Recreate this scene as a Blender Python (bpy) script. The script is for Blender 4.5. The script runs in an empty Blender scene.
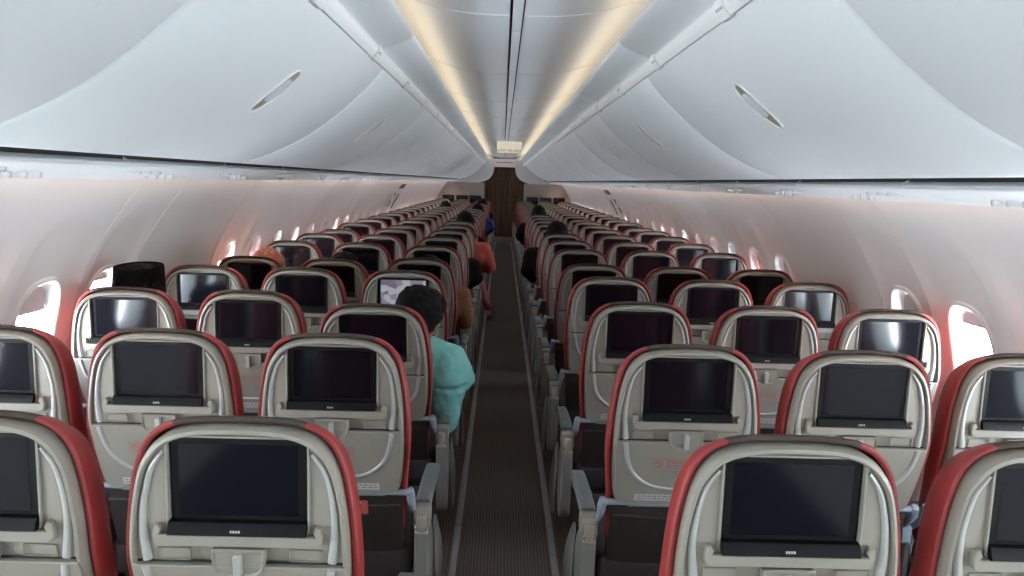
import bpy, bmesh, math, random
from mathutils import Vector, Matrix
random.seed(7)
C = bpy.context.scene.collection
SC = bpy.context.scene
PI = math.pi

# ------------------------------------------------------------------ camera, world, lights, exposure
CX, CZ = -0.035, 1.6
FPX, PITCH, YAW, ROLL = 768.3, 0.1372, 0.0157, 0.0294
F = Vector((math.sin(YAW)*math.cos(PITCH), math.cos(YAW)*math.cos(PITCH), -math.sin(PITCH)))
R0 = F.cross(Vector((0, 0, 1))).normalized()
U0 = R0.cross(F)
RR = R0*math.cos(ROLL) + U0*math.sin(ROLL)
UU = -R0*math.sin(ROLL) + U0*math.cos(ROLL)
cd = bpy.data.cameras.new('camera')
cam = bpy.data.objects.new('camera', cd)
C.objects.link(cam)
cd.sensor_fit = 'HORIZONTAL'
cd.sensor_width = 36.0
cd.lens = 36.0*FPX/1024
cd.clip_start = 0.02
cam.matrix_world = Matrix(((RR.x, UU.x, -F.x, CX), (RR.y, UU.y, -F.y, 0), (RR.z, UU.z, -F.z, CZ), (0, 0, 0, 1)))
SC.camera = cam

SC.view_settings.view_transform = 'Standard'
SC.view_settings.look = 'None'
SC.view_settings.gamma = 1
SC.view_settings.use_curve_mapping = False
SC.view_settings.exposure = 0.0
SC.cycles.max_bounces = 10
SC.cycles.diffuse_bounces = 7
SC.cycles.use_fast_gi = False
SC.cycles.caustics_reflective = False
SC.cycles.caustics_refractive = False
SC.cycles.sample_clamp_indirect = 6.0

WORLD_STRENGTH = 82.0
w = bpy.data.worlds.new('daylight')
SC.world = w
w.use_nodes = True
wn = w.node_tree
bg = wn.nodes['Background']
tc = wn.nodes.new('ShaderNodeTexCoord')
sx = wn.nodes.new('ShaderNodeSeparateXYZ')
mr = wn.nodes.new('ShaderNodeMapRange')
mr.inputs['From Min'].default_value = -0.6
mr.inputs['From Max'].default_value = 0.6
rp = wn.nodes.new('ShaderNodeValToRGB')
rp.color_ramp.elements[0].color = (0.90, 0.95, 1.0, 1)
rp.color_ramp.elements[1].color = (0.16, 0.22, 0.30, 1)
e = rp.color_ramp.elements.new(0.5)
e.color = (0.75, 0.80, 0.85, 1)
wn.links.new(tc.outputs['Generated'], sx.inputs[0])
wn.links.new(sx.outputs['Z'], mr.inputs['Value'])
wn.links.new(mr.outputs['Result'], rp.inputs['Fac'])
wn.links.new(rp.outputs['Color'], bg.inputs['Color'])
bg.inputs['Strength'].default_value = WORLD_STRENGTH

Y0, Y1 = -2.6, 19.6          # aft and forward ends of the cabin section


def area(name, loc, rot, sx_, sy_, power, col, portal=False):
    l = bpy.data.lights.new(name, 'AREA')
    l.shape = 'RECTANGLE'
    l.size, l.size_y = sx_, sy_
    l.energy = power
    l.color = col
    if portal:
        l.cycles.is_portal = True
    o = bpy.data.objects.new(name, l)
    C.objects.link(o)
    o.location = loc
    o.rotation_euler = rot
    return o


LEN, MID = Y1-Y0, (Y0+Y1)/2
# daylight portals just outside the window line (they only guide sky sampling)
area('window_daylight_portal', (-1.83, MID, 1.0), (0, -PI/2, 0), 0.42, LEN, 1, (1, 1, 1), True)
area('window_daylight_portal', (1.83, MID, 1.0), (0, PI/2, 0), 0.42, LEN, 1, (1, 1, 1), True)
COVE_W, CEIL_W, WASH_W = 8.0, 6.0, 26.0
for sgn in (-1, 1):
    # ceiling cove strip lamps behind the lip, and the wash strips above the sidewalls
    area('ceiling_cove_lamp', (sgn*0.455, MID, 2.165), (PI, -sgn*0.65, 0), 0.03, LEN, COVE_W, (1.0, 0.66, 0.27))
    area('ceiling_wash_lamp', (sgn*0.440, MID, 2.140), (0, sgn*1.75, 0), 0.02, LEN, CEIL_W, (1.0, 0.95, 0.88))
    area('sidewall_wash_lamp', (sgn*1.362, MID, 1.606), (0, sgn*0.25, 0), 0.02, LEN, WASH_W, (1.0, 0.66, 0.46))

# ------------------------------------------------------------------ materials


def mat(name, col, rough=0.5, metal=0.0, spec=0.5, noise=0, nscale=40, bump=0, bscale=200, coat=0):
    m = bpy.data.materials.new(name)
    m.use_nodes = True
    nt = m.node_tree
    b = nt.nodes['Principled BSDF']
    b.inputs['Base Color'].default_value = (*col, 1)
    b.inputs['Roughness'].default_value = rough
    b.inputs['Metallic'].default_value = metal
    b.inputs['Specular IOR Level'].default_value = spec
    b.inputs['Coat Weight'].default_value = coat
    t = nt.nodes.new('ShaderNodeTexCoord')
    if noise:
        n = nt.nodes.new('ShaderNodeTexNoise')
        n.inputs['Scale'].default_value = nscale
        n.inputs['Detail'].default_value = 4
        r = nt.nodes.new('ShaderNodeValToRGB')
        r.color_ramp.elements[0].position = 0.3
        r.color_ramp.elements[1].position = 0.7
        r.color_ramp.elements[0].color = (*[c*(1-noise) for c in col], 1)
        r.color_ramp.elements[1].color = (*[min(1, c*(1+noise)) for c in col], 1)
        nt.links.new(t.outputs['Object'], n.inputs['Vector'])
        nt.links.new(n.outputs['Fac'], r.inputs['Fac'])
        nt.links.new(r.outputs['Color'], b.inputs['Base Color'])
    if bump:
        n2 = nt.nodes.new('ShaderNodeTexNoise')
        n2.inputs['Scale'].default_value = bscale
        n2.inputs['Detail'].default_value = 3
        bp = nt.nodes.new('ShaderNodeBump')
        bp.inputs['Strength'].default_value = bump
        bp.inputs['Distance'].default_value = 0.004
        nt.links.new(t.outputs['Object'], n2.inputs['Vector'])
        nt.links.new(n2.outputs['Fac'], bp.inputs['Height'])
        nt.links.new(bp.outputs['Normal'], b.inputs['Normal'])
    return m


M = dict(
    shell=mat('seat_plastic', (0.262, 0.246, 0.206), 0.36, noise=0.03, nscale=12),
    accent=mat('silver_plastic', (0.44, 0.44, 0.42), 0.30, 0.2),
    red=mat('red_leather', (0.245, 0.024, 0.022), 0.48, noise=0.12, nscale=9, bump=0.25, bscale=260),
    brown=mat('taupe_leather', (0.060, 0.044, 0.036), 0.65, spec=0.2, noise=0.10, nscale=14, bump=0.25, bscale=260),
    dark=mat('dark_leather', (0.022, 0.017, 0.015), 0.55, noise=0.15, nscale=18, bump=0.3, bscale=200),
    screen=mat('screen_glass', (0.003, 0.004, 0.007), 0.10, spec=0.38),
    bezel=mat('screen_bezel', (0.005, 0.005, 0.006), 0.5, spec=0.12),
    blue=mat('blue_grey_plastic', (0.27, 0.33, 0.37), 0.42),
    pad=mat('armrest_pad', (0.115, 0.130, 0.130), 0.5, noise=0.08, nscale=30, bump=0.2),
    fairing=mat('armrest_fairing', (0.19, 0.185, 0.165), 0.42),
    gold=mat('hinge_metal', (0.50, 0.46, 0.36), 0.32, 0.6),
    frame=mat('seat_frame_metal', (0.10, 0.10, 0.10), 0.45, 0.5),
    wall=mat('sidewall_panel', (0.83, 0.83, 0.815), 0.6, noise=0.012, nscale=3),
    bin=mat('bin_panel', (0.70, 0.735, 0.745), 0.42, noise=0.012, nscale=3),
    rail=mat('rail_plastic', (0.76, 0.78, 0.77), 0.4),
    ceil=mat('ceiling_panel', (0.62, 0.655, 0.68), 0.5, noise=0.015, nscale=2),
    black=mat('black_gap', (0.008, 0.008, 0.009), 0.7),
    groove=mat('joint_seal', (0.10, 0.10, 0.10), 0.7),
    joint=mat('pale_joint', (0.84, 0.86, 0.86), 0.5),
    grey=mat('grey_print', (0.22, 0.22, 0.23), 0.6),
    redprint=mat('red_print', (0.40, 0.08, 0.065), 0.6),
    white=mat('white_plastic', (0.80, 0.80, 0.78), 0.4),
    cream=mat('cream_sign', (0.86, 0.81, 0.66), 0.5),
    label=mat('label_paper', (0.50, 0.49, 0.47), 0.6),
    track=mat('track_cover', (0.22, 0.195, 0.185), 0.45, noise=0.1, nscale=30),
    curtain=mat('brown_curtain', (0.13, 0.078, 0.048), 0.8, noise=0.25, nscale=25),
    partition=mat('partition_laminate', (0.36, 0.31, 0.27), 0.5, noise=0.05),
    skin=mat('skin', (0.36, 0.19, 0.12), 0.55, noise=0.08, nscale=20),
    hair=mat('black_hair', (0.006, 0.005, 0.005), 0.75, spec=0.12, noise=0.3, nscale=60, bump=0.8, bscale=90),
    teal=mat('teal_cotton', (0.24, 0.62, 0.58), 0.85, noise=0.10, nscale=22, bump=0.5, bscale=25),
    brownknit=mat('brown_knit', (0.20, 0.085, 0.035), 0.9, noise=0.15, nscale=60, bump=0.6, bscale=90),
    orange=mat('coral_cotton', (0.50, 0.085, 0.06), 0.85, noise=0.12, nscale=30),
    blackcloth=mat('black_cloth', (0.010, 0.009, 0.011), 0.95, spec=0.08, noise=0.2, nscale=30),
    navy=mat('navy_cloth', (0.018, 0.035, 0.13), 0.85, noise=0.1),
    velvet=mat('black_velvet', (0.005, 0.004, 0.004), 0.95, spec=0.06, noise=0.3, nscale=50),
    trousers=mat('dark_trousers', (0.03, 0.03, 0.04), 0.9, noise=0.1),
    pinkcloth=mat('pink_cloth', (0.42, 0.13, 0.12), 0.85, noise=0.1),
    eye=mat('eye_white', (0.75, 0.73, 0.70), 0.3),
    lens=mat('lamp_lens', (0.70, 0.735, 0.745), 0.12, coat=0.6),
    latch=mat('latch_plastic', (0.56, 0.57, 0.60), 0.35),
    chrome=mat('satin_chrome', (0.62, 0.62, 0.60), 0.25, 0.9),
    shade=mat('window_shade', (0.62, 0.56, 0.54), 0.6),
)


def carpet_mat():
    m = bpy.data.materials.new('ribbed_carpet')
    m.use_nodes = True
    nt = m.node_tree
    b = nt.nodes['Principled BSDF']
    b.inputs['Roughness'].default_value = 0.95
    b.inputs['Specular IOR Level'].default_value = 0.1
    t = nt.nodes.new('ShaderNodeTexCoord')
    wv = nt.nodes.new('ShaderNodeTexWave')
    wv.wave_type = 'BANDS'
    wv.bands_direction = 'X'
    wv.inputs['Scale'].default_value = 22
    wv.inputs['Distortion'].default_value = 0.6
    wv.inputs['Detail'].default_value = 2
    n = nt.nodes.new('ShaderNodeTexNoise')
    n.inputs['Scale'].default_value = 130
    n.inputs['Detail'].default_value = 5
    mx = nt.nodes.new('ShaderNodeMix')
    mx.inputs['Factor'].default_value = 0.55
    r = nt.nodes.new('ShaderNodeValToRGB')
    r.color_ramp.elements[0].position = 0.25
    r.color_ramp.elements[1].position = 0.75
    r.color_ramp.elements[0].color = (0.062, 0.048, 0.039, 1)
    r.color_ramp.elements[1].color = (0.125, 0.098, 0.080, 1)
    bp = nt.nodes.new('ShaderNodeBump')
    bp.inputs['Strength'].default_value = 0.5
    bp.inputs['Distance'].default_value = 0.004
    L = nt.links.new
    L(t.outputs['Object'], wv.inputs['Vector'])
    L(t.outputs['Object'], n.inputs['Vector'])
    L(wv.outputs['Fac'], mx.inputs['A'])
    L(n.outputs['Fac'], mx.inputs['B'])
    L(mx.outputs['Result'], r.inputs['Fac'])
    L(r.outputs['Color'], b.inputs['Base Color'])
    L(mx.outputs['Result'], bp.inputs['Height'])
    L(bp.outputs['Normal'], b.inputs['Normal'])
    return m


def glass_mat():
    m = bpy.data.materials.new('window_pane_glass')
    m.use_nodes = True
    nt = m.node_tree
    nt.nodes.remove(nt.nodes['Principled BSDF'])
    out = nt.nodes['Material Output']
    tr = nt.nodes.new('ShaderNodeBsdfTransparent')
    tr.inputs['Color'].default_value = (0.95, 0.97, 0.98, 1)
    gl = nt.nodes.new('ShaderNodeBsdfGlossy')
    gl.inputs['Roughness'].default_value = 0.05
    mx = nt.nodes.new('ShaderNodeMixShader')
    mx.inputs[0].default_value = 0.04
    nt.links.new(tr.outputs[0], mx.inputs[1])
    nt.links.new(gl.outputs[0], mx.inputs[2])
    nt.links.new(mx.outputs[0], out.inputs['Surface'])
    return m


def map_screen_mat():
    # a lit display showing a pale moving map
    m = bpy.data.materials.new('lit_map_display')
    m.use_nodes = True
    nt = m.node_tree
    b = nt.nodes['Principled BSDF']
    b.inputs['Base Color'].default_value = (0.01, 0.01, 0.012, 1)
    b.inputs['Roughness'].default_value = 0.15
    t = nt.nodes.new('ShaderNodeTexCoord')
    v = nt.nodes.new('ShaderNodeTexVoronoi')
    v.inputs['Scale'].default_value = 34
    r = nt.nodes.new('ShaderNodeValToRGB')
    r.color_ramp.interpolation = 'CONSTANT'
    r.color_ramp.elements[0].color = (0.24, 0.22, 0.30, 1)
    r.color_ramp.elements[1].position = 0.4
    r.color_ramp.elements[1].color = (0.42, 0.42, 0.46, 1)
    e2 = r.color_ramp.elements.new(0.65)
    e2.color = (0.16, 0.15, 0.20, 1)
    nt.links.new(t.outputs['Object'], v.inputs['Vector'])
    nt.links.new(v.outputs['Color'], r.inputs['Fac'])
    nt.links.new(r.outputs['Color'], b.inputs['Emission Color'])
    b.inputs['Emission Strength'].default_value = 0.8
    return m


def scarf_mat():
    m = mat('patterned_scarf', (0.42, 0.17, 0.10), 0.85)
    nt = m.node_tree
    b = nt.nodes['Principled BSDF']
    t = nt.nodes.new('ShaderNodeTexCoord')
    v = nt.nodes.new('ShaderNodeTexVoronoi')
    v.inputs['Scale'].default_value = 38
    r = nt.nodes.new('ShaderNodeValToRGB')
    r.color_ramp.elements[0].color = (0.55, 0.36, 0.20, 1)
    r.color_ramp.elements[1].color = (0.36, 0.11, 0.07, 1)
    r.color_ramp.elements[1].position = 0.5
    nt.links.new(t.outputs['Object'], v.inputs['Vector'])
    nt.links.new(v.outputs['Distance'], r.inputs['Fac'])
    nt.links.new(r.outputs['Color'], b.inputs['Base Color'])
    return m


M['carpet'] = carpet_mat()
_b = M['cream'].node_tree.nodes['Principled BSDF']          # the exit sign is lit from inside
_b.inputs['Emission Color'].default_value = (1.0, 0.92, 0.72, 1)
_b.inputs['Emission Strength'].default_value = 0.32
M['glass'] = glass_mat()
M['map'] = map_screen_mat()
M['scarf'] = scarf_mat()

# ------------------------------------------------------------------ helpers


def link(name, me, parent=None, loc=None):
    o = bpy.data.objects.new(name, me)
    C.objects.link(o)
    if parent:
        o.parent = parent
    if loc is not None:
        o.location = loc
    return o


class MB:
    """collects shapes, then becomes ONE mesh object"""
    def __init__(s):
        s.v, s.f = [], []

    def add(s, v, f):
        k = len(s.v)
        s.v += [tuple(p) for p in v]
        s.f += [tuple(i+k for i in q) for q in f]
        return s

    def grid(s, rows, closed=False):
        n = len(rows[0])
        v = [p for r in rows for p in r]
        f = []
        for i in range(len(rows)-1):
            for j in range(n if closed else n-1):
                a, b = i*n+j, i*n+(j+1) % n
                f.append((a, b, b+n, a+n))
        return s.add(v, f)

    def loft(s, rings, cap0=True, cap1=True):
        n = len(rings[0])
        k = len(s.v)
        s.grid(rings, True)
        if cap0:
            s.f.append(tuple(k+i for i in reversed(range(n))))
        if cap1:
            b = k+(len(rings)-1)*n
            s.f.append(tuple(b+i for i in range(n)))
        return s

    def tube(s, pts, r, n=8, flat=1.0):
        pts = [Vector(p) for p in pts]
        rings = []
        up = Vector((0, 0, 1))
        for i, p in enumerate(pts):
            d = (pts[min(i+1, len(pts)-1)]-pts[max(i-1, 0)]).normalized()
            a = d.cross(up)
            if a.length < 0.05:
                a = d.cross(Vector((0, 1, 0)))
            a.normalize()
            b = a.cross(d)
            rad = r[i] if isinstance(r, (list, tuple)) else r
            rings.append([p+a*math.cos(t)*rad+b*math.sin(t)*rad*flat for t in [2*PI*q/n for q in range(n)]])
        return s.loft(rings)

    def box(s, c, d, bev=0.0, rot=None, seg=2):
        bm = bmesh.new()
        bmesh.ops.create_cube(bm, size=1)
        bmesh.ops.scale(bm, vec=d, verts=bm.verts)
        if bev:
            bmesh.ops.bevel(bm, geom=bm.edges[:], offset=bev, segments=seg, affect='EDGES', profile=0.6)
        if rot:
            bmesh.ops.rotate(bm, matrix=rot, verts=bm.verts)
        bmesh.ops.translate(bm, vec=c, verts=bm.verts)
        bm.verts.index_update()
        s.add([v.co.copy() for v in bm.verts], [[v.index for v in f.verts] for f in bm.faces])
        bm.free()
        return s

    def mesh(s, name, m, smooth=35, subd=0):
        me = bpy.data.meshes.new(name)
        me.from_pydata(s.v, [], s.f)
        bm = bmesh.new()
        bm.from_mesh(me)
        bmesh.ops.recalc_face_normals(bm, faces=bm.faces)
        bm.to_mesh(me)
        bm.free()
        me.materials.append(m)
        if smooth:
            me.shade_smooth()
            me.set_sharp_from_angle(angle=math.radians(smooth))
        return me

    def build(s, name, m, parent=None, loc=None, smooth=35):
        return link(name, s.mesh(name, m, smooth), parent, loc)


def empty(name, loc=(0, 0, 0)):
    o = bpy.data.objects.new(name, None)
    C.objects.link(o)
    o.location = loc
    o.empty_display_size = 0.1
    return o


def tag(o, label, cat, group=None):
    o['label'] = label
    o['category'] = cat
    if group:
        o['group'] = group
    return o


def struct(o, label=None):
    o['kind'] = 'structure'
    if label:
        o['label'] = label
    return o


def lerp(a, b, t):
    return a+(b-a)*t


def sstep(a, b, x):
    t = max(0.0, min(1.0, (x-a)/(b-a)))
    return t*t*(3-2*t)


def interp(tab, x):
    if x <= tab[0][0]:
        return tab[0][1]
    for (a, fa), (b, fb) in zip(tab, tab[1:]):
        if x <= b:
            return lerp(fa, fb, (x-a)/(b-a))
    return tab[-1][1]


def catmull(P, n=6):
    P = [Vector(p) for p in P]
    out = []
    for i in range(len(P)-1):
        a, b, c, d = P[max(i-1, 0)], P[i], P[i+1], P[min(i+2, len(P)-1)]
        for k in range(n):
            t = k/n
            out.append(0.5*((2*b)+(-a+c)*t+(2*a-5*b+4*c-d)*t*t+(-a+3*b-3*c+d)*t**3))
    out.append(P[-1])
    return out


def inset(pts, d):
    n = len(pts)
    area2 = sum(pts[i][0]*pts[(i+1) % n][1]-pts[(i+1) % n][0]*pts[i][1] for i in range(n))
    sg = 1 if area2 > 0 else -1
    out = []
    for i in range(n):
        a, b, c = pts[i-1], pts[i], pts[(i+1) % n]
        e1 = Vector((b[0]-a[0], b[1]-a[1]))
        e2 = Vector((c[0]-b[0], c[1]-b[1]))
        e1 = e1.normalized() if e1.length > 1e-9 else e2.normalized()
        e2 = e2.normalized() if e2.length > 1e-9 else e1
        n1 = Vector((-e1.y, e1.x))*sg
        n2 = Vector((-e2.y, e2.x))*sg
        m = (n1+n2)
        m = m.normalized() if m.length > 1e-6 else n1
        k = max(0.5, m.dot(n1))
        dd = d(b) if callable(d) else d
        out.append((b[0]+m.x*dd/k, b[1]+m.y*dd/k))
    return out


def rrect(x0, y0, x1, y1, r, seg=5):
    out = []
    for cx, cy, a0 in ((x1-r, y0+r, -PI/2), (x1-r, y1-r, 0), (x0+r, y1-r, PI/2), (x0+r, y0+r, PI)):
        for k in range(seg+1):
            a = a0+PI/2*k/seg
            out.append((cx+r*math.cos(a), cy+r*math.sin(a)))
    return out


# ------------------------------------------------------------------ the cabin shell
WALL = [(0.0, 1.60), (0.2, 1.68), (0.45, 1.755), (0.7, 1.775), (0.9, 1.755), (1.05, 1.725), (1.2, 1.672), (1.35, 1.588), (1.48, 1.495), (1.575, 1.415), (1.62, 1.385), (1.66, 1.36)]
_wc = catmull([(z, x, 0) for z, x in WALL], 6)
WT = [(p.x, p.y) for p in _wc]


def wall_x(z):
    return interp(WT, z)


bm_f = MB().grid([[(x, y, 0) for x in (-1.7, -0.9, 0, 0.9, 1.7)] for y in (Y0, 2, 6, 10, 14, 18, 24)])
struct(bm_f.build('floor', M['carpet'], smooth=0), 'dark brown ribbed carpet floor of the aisle')

tn = 0
for sgn, xx in ((-1, -0.2), (1, 0.226)):
    b = MB()
    y = Y0
    while y < Y1:
        b.box((xx, y+0.6, 0.004), (0.03, 1.196, 0.010), 0.003)
        y += 1.2
    tn += 1
    struct(b.build('trim_%d' % tn, M['track']), 'grey seat track cover strip along the %s edge of the aisle' % ('left' if sgn < 0 else 'right'))

# ---- sidewalls with window openings
CELLS = []
for k in range(9):
    CELLS.append((0.998-0.508*(k+1), 0.998-0.508*k, True))
CELLS = [c for c in CELLS if c[1] > Y0][::-1]
CELLS += [(0.998, 1.506, True), (1.506, 2.014, True), (2.014, 2.522, True), (2.522, 3.030, True), (3.030, 3.450, True), (3.450, 4.450, False)]
y = 4.45
while y < Y1-0.02:
    CELLS.append((y, min(y+0.508, Y1), y+0.508 <= Y1))
    y += 0.508
SEAMS = {0.998, 2.014, 3.030, 3.450, 4.450} | {round(4.45+1.016*k, 3) for k in range(16)} | {round(0.998-1.016*k, 3) for k in range(4)}
WZ, WH, WW = 1.0, 0.185, 0.128          # window centre height, half height, half width of the opening
ZB, ZT = 0.0, 1.63


def scoop(y, z, cyc, half):
    """sculpted shallow bay around a window"""
    dy = abs(y-cyc)/(half*0.80)
    top = 1.46-0.10*(dy**2)
    a = 1-sstep(0.80, 1.06, dy)
    return 0.020*a*(1-sstep(top-0.05, top+0.03, z))*sstep(0.60, 0.72, z)


def build_wall(sgn):
    b = MB()
    NS = 9          # per quarter side
    for (y0, y1, win) in CELLS:
        cyc, half = (y0+y1)/2+(0.035 if y1-y0 > .45 else 0.02), (y1-y0)/2
        g0 = round(y0, 3) in SEAMS
        g1 = round(y1, 3) in SEAMS

        def P(y, z):
            off = scoop(y, z, cyc, half) if win else 0.0
            e = 0
            if g0 and y-y0 < 0.0039:
                e = 0.022
            if g1 and y1-y < 0.0039:
                e = 0.022
            return (sgn*(wall_x(z)+off+e), y, z)
        ins = 0.004
        ys = [y0, y0+ins] if g0 else [y0]
        n = 10
        ya, yb = y0+(ins if g0 else 0), y1-(ins if g1 else 0)
        # upper and lower bands as plain grids
        cols = ([y0] if g0 else [])+[lerp(ya, yb, i/20) for i in range(21)]+([y1] if g1 else [])
        za, zb = 0.76, 1.28
        for (z0_, z1_, nz) in ((ZB, za, 8), (zb, ZT, 12)):
            b.grid([[P(yy, lerp(z0_, z1_, i/nz)) for yy in cols] for i in range(nz+1)])
        if not win:
            b.grid([[P(yy, lerp(za, zb, i/10)) for yy in cols] for i in range(11)])
            continue
        # middle band: seam strips plus rings round the opening
        if g0:
            b.grid([[P(yy, lerp(za, zb, i/10)) for yy in (y0, ya)] for i in range(11)])
        if g1:
            b.grid([[P(yy, lerp(za, zb, i/10)) for yy in (yb, y1)] for i in range(11)])
        hole, rect = [], []
        rect = [(lerp(ya, yb, i/20), za) for i in range(20)] + [(yb, lerp(za, zb, i/10)) for i in range(10)]
        rect += [(lerp(yb, ya, i/20), zb) for i in range(20)] + [(ya, lerp(zb, za, i/10)) for i in range(10)]
        for (py, pz) in rect:
            t = math.atan2((pz-WZ)/(zb-za), (py-cyc)/(yb-ya))
            ct, st = math.cos(t), math.sin(t)
            ee = 2/2.6
            hole.append((cyc+WW*abs(ct)**ee*(1 if ct >= 0 else -1), WZ+WH*abs(st)**ee*(1 if st >= 0 else -1)))
        rings = []
        for q in (0, 0.06, 0.15, 0.3, 0.5, 0.7, 0.85, 1.0):
            rings.append([P(lerp(h[0], r[0], q), lerp(h[1], r[1], q)) for h, r in zip(hole, rect)])
        b.grid(rings, True)
    return b


hatch_y = 11.2
wl = struct(build_wall(-1).build('wall_left', M['wall'], smooth=25), 'white moulded sidewall on the left with window bays')
wr = struct(build_wall(1).build('wall_right', M['wall'], smooth=25), 'white moulded sidewall on the right with window bays')
# unseen black sheet added under the floor to keep stray daylight out of its joints
b = MB()
b.grid([[(x, y, z) for y in (Y0, Y1+6)] for x, z in ((-1.75, -0.3), (-1.75, -0.02), (1.75, -0.02), (1.75, -0.3))])
struct(b.build('floor_light_block', M['black'], smooth=0))

wi = 0
ring_t = [2*PI*k/48 for k in range(48)]


def wring(cyc, sgn, w_, h_, off):
    ee = 2/2.6
    out = []
    for t in ring_t:
        ct, st = math.cos(t), math.sin(t)
        yy = cyc+w_*abs(ct)**ee*(1 if ct >= 0 else -1)
        zz = WZ+h_*abs(st)**ee*(1 if st >= 0 else -1)
        out.append((sgn*(wall_x(zz)+0.020+off), yy, zz))
    return out


SHADES = {(-1, 4): 0.30, (1, 4): 0.16, (1, 5): 0.3, (-1, 5): 0.1}
for sgn in (-1, 1):
    wk = 0
    for (y0, y1, win) in CELLS:
        if not win:
            continue
        wk += 1
        wi += 1
        cyc = (y0+y1)/2+(0.035 if y1-y0 > .45 else 0.02)
        b = MB()
        fr = [(0.022, 0.022, 0.001), (0.016, 0.016, -0.007), (0.006, 0.006, -0.010), (0.0, 0.0, -0.006), (-0.006, -0.008, 0.012), (-0.012, -0.014, 0.040), (-0.014, -0.018, 0.075)]
        b.grid([wring(cyc, sgn, WW+a, WH+bb, o) for a, bb, o in fr], True)
        fo = struct(b.build('window_%d' % wi, M['white']))
        g = MB()
        g.loft([wring(cyc, sgn, WW-0.013, WH-0.017, 0.060), wring(cyc, sgn, WW-0.013, WH-0.017, 0.064)])
        g.build('window_pane', M['glass'], fo)
        idx = round((cyc-0.79)/0.508)
        fsh = SHADES.get((sgn, idx), random.uniform(0.3, 0.62) if cyc > 4.4 else random.choice((0, 0.1, 0.2)))
        if fsh:
            zt_ = WZ+WH-0.02
            zb_ = zt_-2*(WH-0.02)*fsh
            g = MB()
            rows = []
            for i in range(9):
                zz = lerp(zt_, zb_, i/8)
                hw = (WW-0.012)*max(0.05, (1-abs((zz-WZ)/(WH-0.012))**2.6))**(1/2.6)
                rows.append([(sgn*(wall_x(zz)+0.058), cyc+hw*t, zz) for t in (-1, -0.5, 0, 0.5, 1)])
            g.grid(rows)
            hw = (rows[-1][-1][1]-cyc)
            g.box((sgn*(wall_x(zb_)+0.055), cyc, zb_+0.005), (0.008, 2*hw*0.96, 0.012), 0.003)
            g.build('window_shade', M['shade'], fo)

# ---- aft wall behind the camera and the overhead crown
b = MB()
b.grid([[(x, Y0, z) for x in (-1.8, 1.8)] for z in (-0.05, 2.4)])
struct(b.build('wall_rear', M['wall'], smooth=0))

# ---- ceiling
half = [(0.026, 2.200), (0.10, 2.200), (0.20, 2.206), (0.30, 2.222), (0.38, 2.245), (0.45, 2.262), (0.51, 2.262), (0.545, 2.235), (0.55, 2.19)]
CP = [(p.x, p.y) for p in catmull([(x, z, 0) for x, z in half], 5)]
BINJ = [1.375+1.524*k for k in range(-3, 13)]


def ceil_rows(sgn):
    ys = [Y0]
    for j in BINJ:
        if Y0 < j < Y1:
            ys += [j-0.006, j-0.003, j+0.003, j+0.006]
    ys.append(Y1)
    rows = []
    for yy in ys:
        d = 0.004 if any(abs(yy-j) < 0.004 for j in BINJ) else 0
        rows.append([(sgn*x, yy, z-d) for x, z in CP])
    return rows


b = MB()
b.grid(ceil_rows(-1))
b.grid(ceil_rows(1))
struct(b.build('ceiling', M['ceil'], smooth=50), 'pale curved ceiling panels over the aisle')
# centre channel: recessed strip with dark side gaps
b = MB()
b.grid([[(x, y, z) for x, z in ((-0.030, 2.199), (-0.030, 2.222), (0.030, 2.222), (0.030, 2.199))] for y in (Y0, Y1)])
tn += 1
struct(b.build('trim_%d' % tn, M['black'], smooth=0), 'dark recessed channel along the middle of the ceiling')
b = MB()
y = 2.10
for k in range(-4, 16):
    b.box((0.002, 2.10+1.1*k+0.55, 2.2025), (0.036, 1.085, 0.010), 0.002)
tn += 1
struct(b.build('trim_%d' % tn, M['ceil']), 'pale strip panels filling the ceiling channel')

# ---- crown panel between the rail and the cove lip (continuous on each side)
for sgn in (-1, 1):
    prof = [(0.60, 2.16), (0.55, 2.10), (0.500, 2.040), (0.492, 2.055), (0.478, 2.066), (0.444, 2.078), (0.412, 2.091), (0.385, 2.106), (0.374, 2.118), (0.376, 2.128), (0.388, 2.126), (0.44, 2.110), (0.53, 2.118), (0.56, 2.20), (0.55, 2.24)]
    b = MB()
    ys = [Y0]
    for j in BINJ:
        if Y0 < j < Y1:
            ys += [j-0.004, j-0.0015, j+0.0015, j+0.004]
    ys.append(Y1)
    pp = catmull([(x, z, 0) for x, z in prof], 4)
    rows = []
    for yy in ys:
        d = 0.003 if any(abs(yy-j) < 0.002 for j in BINJ) else 0
        rows.append([(sgn*(p.x+d), yy, p.y) for p in pp])
    b.grid(rows)
    tn += 1
    struct(b.build('trim_%d' % tn, M['bin'], smooth=60), 'smooth white crown panel above the %s overhead bins' % ('left' if sgn < 0 else 'right'))
    # hand rail
    b = MB()
    rp_ = [(0.486, 1.996), (0.474, 1.992), (0.464, 2.002), (0.453, 2.022), (0.455, 2.030), (0.464, 2.034), (0.478, 2.034)]
    b.loft([[(sgn*x, yy, z) for x, z in rp_] for yy in (Y0, 2, 4, 6, 8, 10, 12, 14, 16, 18, Y1)])
    tn += 1
    struct(b.build('trim_%d' % tn, M['rail'], smooth=50), 'pale hand rail under the crown along the %s bins' % ('left' if sgn < 0 else 'right'))

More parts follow.
